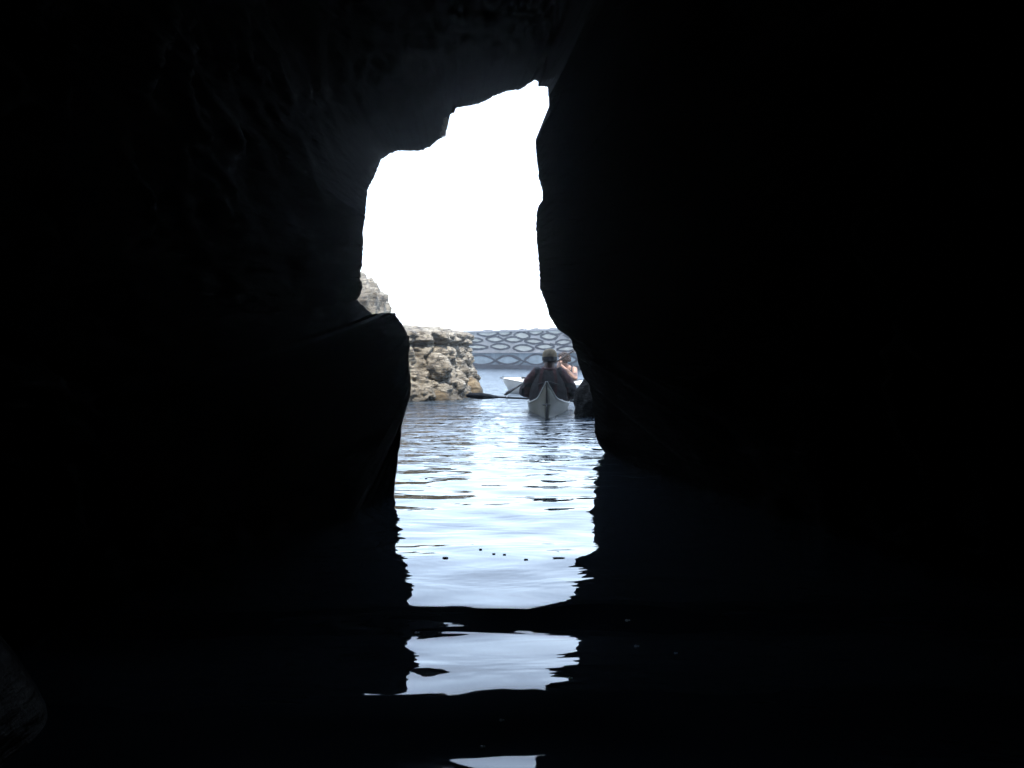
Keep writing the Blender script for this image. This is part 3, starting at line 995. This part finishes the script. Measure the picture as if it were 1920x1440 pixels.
# ------------------------------------------------------------------ people
def hand(bm, wrist, d, palm_n, grip=True, s=1.0):
    """Palm with four fingers curled about a shaft and a thumb from its side."""
    d = Vector(d).normalized()
    nrm = Vector(palm_n).normalized()
    side = d.cross(nrm).normalized()
    wrist = Vector(wrist)
    pc = wrist + d * 0.05 * s
    rot = Matrix((side, d, nrm)).transposed()
    add_ball(bm, pc, (0.042 * s, 0.052 * s, 0.018 * s), 10, rot)
    for i, (off, ln) in enumerate(((-0.031, .85), (-0.0105, 1.0), (0.0105, .95), (0.031, .75))):
        b = wrist + d * 0.088 * s + side * off * s
        k1 = b + (d * 0.034 + nrm * 0.012) * ln * s
        k2 = k1 + (nrm * 0.026 + d * (0.004 if grip else .02)) * ln * s
        k3 = k2 + ((-d * 0.016 + nrm * 0.008) if grip else (d * 0.014 + nrm * .01)) * ln * s
        add_limb(bm, [b, k1, k2, k3], [.0098 * s, .0092 * s, .0085 * s, .0075 * s], 8)
    t0 = wrist + d * 0.025 * s - side * 0.034 * s
    t1 = t0 + (d * 0.028 - side * 0.02 + nrm * 0.014) * s
    t2 = t1 + (d * 0.022 + nrm * 0.02 + side * 0.006) * s
    add_limb(bm, [t0, t1, t2], [.0125 * s, .0105 * s, .009 * s], 8)


def head_parts(bm, c, rot, s=1.0):
    """Skull, jaw, nose, ears, lips, brows; local +y is the face direction."""
    c = Vector(c)

    def T(x, y, z): return c + rot @ (Vector((x, y, z)) * s)
    add_ball(bm, T(0, -.012, .03), (.074 * s, .094 * s, .090 * s), 16, rot)
    add_ball(bm, T(0, .022, -.035), (.056 * s, .066 * s, .070 * s), 14, rot)
    add_ball(bm, T(0, .055, -.085), (.026 * s, .024 * s, .020 * s), 10, rot)      # chin
    add_limb(bm, [T(0, .084, .012), T(0, .104, -.022)], [.008 * s, .014 * s], 8)   # nose
    add_ball(bm, T(0, .080, -.052), (.024 * s, .012 * s, .006 * s), 8, rot)         # upper lip
    add_ball(bm, T(0, .078, -.062), (.020 * s, .012 * s, .006 * s), 8, rot)
    for sg in (-1, 1):
        add_ball(bm, T(sg * .031, .076, .027), (.020 * s, .010 * s, .006 * s), 8, rot)   # brow
        add_ball(bm, T(sg * .034, .066, -.018), (.020 * s, .018 * s, .016 * s), 8, rot)  # cheek
        add_ball(bm, T(sg * .076, -.006, -.008), (.009 * s, .019 * s, .031 * s), 8, rot)  # ear
    return T


def eyes(T, rot, parent, s=1.0):
    for sg in (-1, 1):
        b = bmesh.new()
        add_ball(b, T(sg * .030, .079, .006), (.013 * s, .009 * s, .008 * s), 10, rot)
        obj("eye", b, MATS["eye"], parent)


def pup(name, label, loc, yaw):
    return thing(name, label, "person", loc, yaw)


# ---- person 1, seen from behind: dark jacket with dark red panels, khaki cap
p1 = pup("person", "paddler seen from behind in khaki cap and dark jacket, sitting in the near kayak", K1, k1_yaw)
Rz = Matrix.Rotation(-k1_yaw, 3, 'Z')


def to_p1(v):
    return Rz @ (Vector(v) - K1)


hl = to_p1(P(1002, 745.9, 12.35) + Vector((0, -.02, .0))); hr = to_p1(P(1062.5, 749.3, 12.25) + Vector((0, -.02, .0)))
shl, shr = Vector((-.185, .02, .545)), Vector((.195, .02, .54))
ell, elr = Vector((-.355, .04, .27)), Vector((.355, .04, .265))
wl_, wr_ = hl + Vector((-.05, -.085, .05)), hr + Vector((.06, -.085, .05))
hrot = Matrix.Rotation(R(4), 3, 'Z') @ Matrix.Rotation(R(-6), 3, 'X')
bm = bmesh.new()
HS = 1.2
T1 = head_parts(bm, (.02, .03, .745), hrot, HS)
add_limb(bm, [(.0, .0, .52), (.012, .01, .62), (.018, .02, .70)], [.10, .084, .080], 14)
add_loft(bm, [((0, .0, .03), .17, .12), ((0, .0, .12), .175, .125), ((0, -.01, .25), .15, .11), ((0, -.005, .40), .17, .12), ((0, 0, .50), .165, .105), ((0, .0, .575), .09, .07)])
for (a, e, wv, h, sg) in ((shl, ell, wl_, hl, -1), (shr, elr, wr_, hr, 1)):
    add_limb(bm, [a, e, wv], [.062, .045, .030], 12)
    add_limb(bm, [a, (0, 0, .52)], [.06, .07], 12)
    hand(bm, wv, h - wv, Vector((0, -.2, -1)) if True else None, True, 1.08)
for sg in (-1, 1):
    add_limb(bm, [(sg * .09, .02, .10), (sg * .13, .40, .13), (sg * .10, .82, .0), (sg * .10, 1.0, -.02)], [.085, .062, .045, .03], 12)
body1 = link_obj("body", fuse(bm, 0.0065, 3), MATS["skin_tan"], p1)
eyes(T1, hrot, body1, HS)
# jacket torso (dark), sleeves dark red over the arms
bm = bmesh.new()
add_loft(bm, [((0, 0, .06), .24, .16), ((0, 0, .16), .285, .165), ((0, -.01, .30), .275, .155), ((0, -.005, .42), .235, .15), ((0, 0, .50), .205, .135), ((.004, .0, .56), .16, .11), ((.010, .005, .61), .105, .095)])
for a in (shl, shr):
    add_limb(bm, [a, (0, 0, .50)], [.078, .11], 14)
me = fuse(bm, 0.010, 5, 0.006, 11)
jacket1 = link_obj("vest", me, MATS["jacket"], p1)
for (a, e, wv, sg) in ((shl, ell, wl_, -1), (shr, elr, wr_, 1)):
    bm = bmesh.new()
    a2 = a + Vector((sg * -.02, 0, .0))
    add_limb(bm, [a2, a.lerp(e, .5) + Vector((sg * .015, 0, 0)), e, e.lerp(wv, .6), wv.lerp(e, .12)], [.092, .090, .085, .070, .055], 14)
    me = fuse(bm, 0.010, 4, 0.010, 14, sg * 3.0)
    me.materials.append(MATS["jacket"]); me.materials.append(MATS["red"])
    for f in me.polygons:
        c = f.center
        q = N.noise(Vector((c.x * 9, c.y * 9, c.z * 7 + 4)))
        f.material_index = 1 if (c.z > .40 and abs(c.x) > .20) or (c.z < .34 and q > -0.05) else 0
    link_obj("sleeve", me, None, p1)
# red shoulder yoke pieces and grey webbing on the vest's back
for sg in (-1, 1):
    bm = bmesh.new()
    pts = [(sg * .085, -.085, .60), (sg * .10, -.125, .54), (sg * .115, -.150, .45), (sg * .11, -.160, .32), (sg * .10, -.168, .18)]
    for a, b in zip(pts, pts[1:]):
        a, b = Vector(a), Vector(b)
        vs = [bm.verts.new(p) for p in (a + Vector((-.022, 0, 0)), a + Vector((.022, 0, 0)), b + Vector((.022, 0, 0)), b + Vector((-.022, 0, 0)))]
        ws = [bm.verts.new(v.co + Vector((0, .02, 0))) for v in vs]
        bm.faces.new(vs); bm.faces.new(list(reversed(ws)))
        for k in range(4):
            bm.faces.new((vs[k], vs[(k + 1) % 4], ws[(k + 1) % 4], ws[k]))
    obj("shoulder_strap", bm, MATS["red"], jacket1, smooth=False)
bm = bmesh.new()
ptsw = [(x, -.158 + 0.9 * x * x - .004, .40 + 0.02 * math.cos(x * 20)) for x in [-.15 + .3 * i / 10 for i in range(11)]]
add_tube(bm, ptsw, 0.012, 6)
obj("webbing_strap", bm, MATS["strap"], jacket1)
# collar
bm = bmesh.new()
add_tube(bm, [(.014 + .096 * math.cos(a), .008 + .096 * math.sin(a), .612 + .012 * math.sin(a)) for a in [2 * math.pi * k / 24 for k in range(25)]], 0.022, 8, caps=False)
obj("collar", bm, MATS["red"], jacket1)
# short hair on the nape
bm = bmesh.new()
add_ball(bm, T1(0, -.018, .008), (.083 * HS, .095 * HS, .085 * HS), 20, hrot)
for v in list(bm.verts):
    l = hrot.transposed() @ (v.co - T1(0, 0, 0))
    if l.y > .055 and l.z < .03: v.co += hrot @ Vector((0, -.03, 0))
    if l.z < -.06: v.co += hrot @ Vector((0, .0, .02))
obj("hair", bm, MATS["shorthair"], body1)
# cap: khaki crown, dark band behind, peak to the front
cap = None
bm = bmesh.new()
secs = 24
prof = [(0.100, -.012), (.103, .02), (.103, .05), (.096, .08), (.078, .108), (.050, .124), (.02, .131), (0.0005, .133)]
rings = []
for r_, z_ in prof:
    rings.append([bm.verts.new(T1(r_ * .90 * math.cos(a), -.012 + r_ * 1.06 * math.sin(a), z_ * .98 + .004)) for a in [2 * math.pi * k / secs for k in range(secs)]])
for r0, r1 in zip(rings, rings[1:]):
    for k in range(secs):
        bm.faces.new((r0[k], r0[(k + 1) % secs], r1[(k + 1) % secs], r1[k]))
cap = obj("cap", bm, MATS["cap"], p1)
bm = bmesh.new()
pv = []
for i in range(13):
    a = R(35 + 110 * i / 12)
    pv.append((bm.verts.new(T1(.094 * math.cos(a), -.012 + .106 * math.sin(a), -.008)), bm.verts.new(T1(.094 * math.cos(a) * 1.02, -.012 + .106 * math.sin(a) + .085 * max(0.0, math.sin((a - R(35)) / R(110) * math.pi)) ** .6, -.026))))
for a, b in zip(pv, pv[1:]):
    bm.faces.new((a[0], b[0], b[1], a[1]))
o = obj("peak", bm, MATS["cap"], cap)
md = o.modifiers.new("t", 'SOLIDIFY'); md.thickness = 0.004
bm = bmesh.new()
rr = []
for z_ in (-.016, .02, .024):
    rr.append([bm.verts.new(T1(.1055 * .90 * math.cos(a), -.012 + .1055 * 1.06 * math.sin(a), z_)) for a in [2 * math.pi * k / secs for k in range(secs)]])
for r0, r1 in zip(rr, rr[1:]):
    for k in range(secs):
        bm.faces.new((r0[k], r0[(k + 1) % secs], r1[(k + 1) % secs], r1[k]))
obj("band", bm, MATS["cap_dark"], cap)
for x in (-.034, .034):
    bm = bmesh.new()
    add_ball(bm, T1(x, -.095, .075), (.007, .007, .007), 8)
    obj("eyelet", bm, MATS["cap_dark"], cap)

# ---- person 2: bare armed, curly hair, charcoal vest, both hands up near the face
YAW2 = k2_yaw
p2 = pup("person", "curly haired paddler in sleeveless vest with bare forearm raised, in the white kayak", C2, YAW2)
R2 = Matrix.Rotation(-YAW2, 3, 'Z')


def to_p2(v):
    return R2 @ (Vector(v) - C2)


hc = to_p2(P(1056, 676, 15.85))
f_ = to_p2(C2 + Vector((-0.85, -0.25, -0.10))).normalized()       # face turned left in the picture
xr = f_.cross(Vector((0, 0, 1))).normalized()
hrot2 = Matrix((xr, f_, xr.cross(f_))).transposed()
sh1 = to_p2(P(1077, 693, 15.75)); el1 = to_p2(P(1079, 708.5, 15.6)); ha1 = to_p2(P(1051, 684.5, 15.55)); hb1 = to_p2(P(1048.5, 675, 15.55))
sh2 = to_p2(P(1056, 695, 16.05)); el2 = to_p2(P(1046, 703, 15.85)); ha2 = to_p2(P(1046, 692, 15.62)); hb2 = to_p2(P(1046, 683, 15.6))
neck = (sh1 + sh2) / 2 + Vector((0, 0, .04))
bm = bmesh.new()
T2 = head_parts(bm, hc, hrot2, 1.0)
add_limb(bm, [neck, hc + Vector((0, 0, -.06))], [.062, .056], 14)
mid = (sh1 + sh2) / 2
add_loft(bm, [((0, 0, .10), .16, .115), ((0, 0, .20), .165, .12), ((mid.x * .4, mid.y * .4, .34), .15, .11), ((mid.x * .8, mid.y * .8, .46), .16, .11), ((mid.x, mid.y, mid.z + .0), .13, .09), ((mid.x, mid.y, mid.z + .05), .07, .06)])
add_limb(bm, [sh1, mid], [.060, .07], 12); add_limb(bm, [sh2, mid], [.060, .07], 12)
add_limb(bm, [sh1, el1, ha1], [.058, .045, .028], 12)
add_limb(bm, [sh2, el2, ha2], [.056, .042, .027], 12)
hand(bm, ha1, hb1 - ha1, f_ * -0.6 + Vector((0, 0, .1)), False, 1.0)
hand(bm, ha2, hb2 - ha2, f_ * -0.6, False, 1.0)
for sg in (-1, 1):
    add_limb(bm, [(sg * .09, .02, .14), (sg * .13, .40, .20), (sg * .10, .82, .08), (sg * .10, 1.0, .05)], [.085, .062, .045, .03], 12)
body2 = link_obj("body", fuse(bm, 0.0065, 3), MATS["skin"], p2)
eyes(T2, hrot2, body2)
bm = bmesh.new()
add_loft(bm, [((0, 0, .14), .195, .15), ((0, 0, .24), .20, .155), ((mid.x * .4, mid.y * .4, .34), .19, .15), ((mid.x * .8, mid.y * .8, .44), .185, .145), ((mid.x, mid.y, mid.z - .02), .135, .115), ((mid.x, mid.y, mid.z + .045), .085, .075)])
link_obj("vest", fuse(bm, 0.010, 4, 0.006, 12), MATS["vest"], p2)
# shoulder strap of the vest
bm = bmesh.new()
add_tube(bm, [sh1.lerp(mid, .35) + Vector((0, 0, .0)) + o_ for o_ in (to_p2(C2 + Vector((-.03, -.115, -.12))), to_p2(C2 + Vector((-.02, -.09, .0))), to_p2(C2 + Vector((0, -.02, .085))), to_p2(C2 + Vector((.03, .06, .05))))], 0.018, 8)
obj("shoulder_strap", bm, MATS["strap"], p2)
# curly hair: many small tufts over the crown, back and nape
bm = bmesh.new()
r2 = random.Random(11)
cnt = 0
while cnt < 330:
    u = Vector((r2.gauss(0, 1), r2.gauss(0, 1), r2.gauss(0, 1))).normalized()
    if u.y > 0.45 and u.z < 0.45: continue
    if u.z < -0.55: continue
    rad_ = r2.uniform(.92, 1.12)
    c = T2(u.x * .108 * rad_, -.020 + u.y * .125 * rad_, .030 + u.z * .118 * rad_)
    bmesh.ops.create_icosphere(bm, subdivisions=1, radius=r2.uniform(.010, .019), matrix=Matrix.Translation(c))
    cnt += 1
add_ball(bm, T2(0, -.026, .036), (.096, .102, .106), 16, hrot2)
obj("hair", bm, MATS["hair"], body2)

# ------------------------------------------------------------------ small things on the water
M_WEED = mat("brown_weed", (0.02, 0.018, 0.012), 0.6)


def weed(px, py, lx, ly, i, label):
    d = CAMH * F / (py - HOR)
    bm = bmesh.new()
    n = 14
    top, bot = [], []
    for k in range(n):
        a = 2 * math.pi * k / n
        rr_ = 1 + 0.3 * N.noise(Vector((math.cos(a) * 2, math.sin(a) * 2, i * 3.1)))
        top.append(bm.verts.new((1.4 * lx * rr_ * math.cos(a), ly * rr_ * math.sin(a), 0.0012)))
        bot.append(bm.verts.new((lx * rr_ * .9 * math.cos(a), ly * rr_ * .9 * math.sin(a), -0.003)))
    c = bm.verts.new((0, 0, 0.0022))
    for k in range(n):
        bm.faces.new((top[k], top[(k + 1) % n], c))
        bm.faces.new((bot[k], bot[(k + 1) % n], top[(k + 1) % n], top[k]))
    bm.faces.new(list(reversed(bot)))
    o = obj("floating_weed", bm, M_WEED)
    x = (px - 960) / F * d
    z = float(water_height(np.array([x]), np.array([d]), np.array([0.03]))[0])
    o.location = (x, d, z + 0.0015)
    return tag(o, label, "seaweed", "scraps of weed floating on the water")


weed(835, 1059, 0.0088, 0.0097, 1, "dark oval scrap of weed floating furthest left on the near water")
weed(901, 1041, 0.0048, 0.0067, 2, "dark weed scrap floating highest of the cluster on the near water")
weed(926, 1050.5, 0.0048, 0.0067, 3, "left of two close dark weed scraps floating mid-channel")
weed(946, 1052, 0.0048, 0.0067, 4, "right of two close dark weed scraps floating mid-channel")
weed(986, 1062, 0.0060, 0.0075, 5, "dark weed scrap floating alone to the right of the cluster")
weed(1047, 1060, 0.0192, 0.0053, 6, "long thin dark weed scrap floating nearest the right rock reflection")
weed(799, 898, 0.0064, 0.0105, 7, "tiny dark weed scrap floating far up the channel near the left wall")

M_FOAM = mat("foam_bubble", (0.75, 0.78, 0.8), 0.15, var=0.05)
for i, (px, py, rr_, lb) in enumerate((
    (780, 1188, .0052, "white bubble floating on the dark reflection below the left wall"),
    (1175, 1166, .0055, "white bubble on dark water right of the bright reflection, upper of two"),
    (1192, 1211, .0050, "white bubble on dark water right of the bright reflection, lower of two"),
    (1266, 1226, .0035, "tiny bubble floating farthest right on the dark water"),
    (939, 1345, .0040, "tiny bubble on the dark water below the big bright reflection"),
    (903, 1385, .0040, "tiny bubble floating just above the lowest bright reflection"),
    (1068, 1276, .0038, "tiny bubble at the lower right edge of the bright reflection"))):
    d = CAMH * F / (py - HOR)
    x = (px - 960) / F * d
    z = float(water_height(np.array([x]), np.array([d]), np.array([0.03]))[0])
    bm = bmesh.new()
    add_ball(bm, (0, 0, 0), (rr_, rr_, rr_ * .8), 12)
    add_ball(bm, (rr_ * 1.5, rr_ * .4, 0), (rr_ * .6, rr_ * .6, rr_ * .5), 10)
    o = obj("bubble", bm, M_FOAM)
    o.location = (x, d, z + 0.001)
    tag(o, lb, "bubble", "bubbles floating on the cave water")

# dry grass tuft on the outer lip of the arch
bm = bmesh.new()
rg = random.Random(5)
for k in range(90):
    px, py = rg.uniform(829, 842), rg.uniform(222, 254)
    px = 842 - (py - 215) * .22 + rg.uniform(-5, 1.5)
    a = P(px - 3, py - 2, 8.6 + rg.uniform(0, .3))
    pts = [a, a + Vector((rg.uniform(-.01, .03), rg.uniform(-.03, .03), rg.uniform(-.01, -.03))), a + Vector((rg.uniform(-.01, .05), rg.uniform(-.05, .05), rg.uniform(-.03, -.06)))]
    add_tube(bm, pts, [.004, .003, .001], 4)
tag(obj("grass_tuft", bm, mat("dry_grass", (0.6, 0.54, 0.4), 0.8)), "small dry grass tuft on the overhanging lip of the arch, upper left", "grass tuft")

# ------------------------------------------------------------------ thin haze volume added to imitate lens glare round the bright cave mouth
bm = bmesh.new()
x0, x1, y0, y1, z0, z1 = -260, 260, -90, 270, -5, 8
vs = [bm.verts.new(v) for v in ((x0, y0, z0), (x1, y0, z0), (x1, y1, z0), (x0, y1, z0), (x0, y0, z1), (x1, y0, z1), (x1, y1, z1), (x0, y1, z1))]
for f in ((0, 1, 2, 3), (4, 5, 6, 7), (0, 1, 5, 4), (1, 2, 6, 5), (2, 3, 7, 6), (3, 0, 4, 7)):
    bm.faces.new([vs[k] for k in f])
hz, t, b = new_mat("glare_haze")
t.nodes.remove(b)
vol = t.nodes.new("ShaderNodeVolumePrincipled")
vol.inputs["Color"].default_value = (0.9, 0.94, 1, 1)
vol.inputs["Density"].default_value = 0.0027
vol.inputs["Anisotropy"].default_value = 0.9
t.links.new(vol.outputs[0], t.nodes["Material Output"].inputs["Volume"])
GLARE_HAZE = True
if GLARE_HAZE:
    tag(obj("glare_haze", bm, hz, smooth=False), kind='stuff')
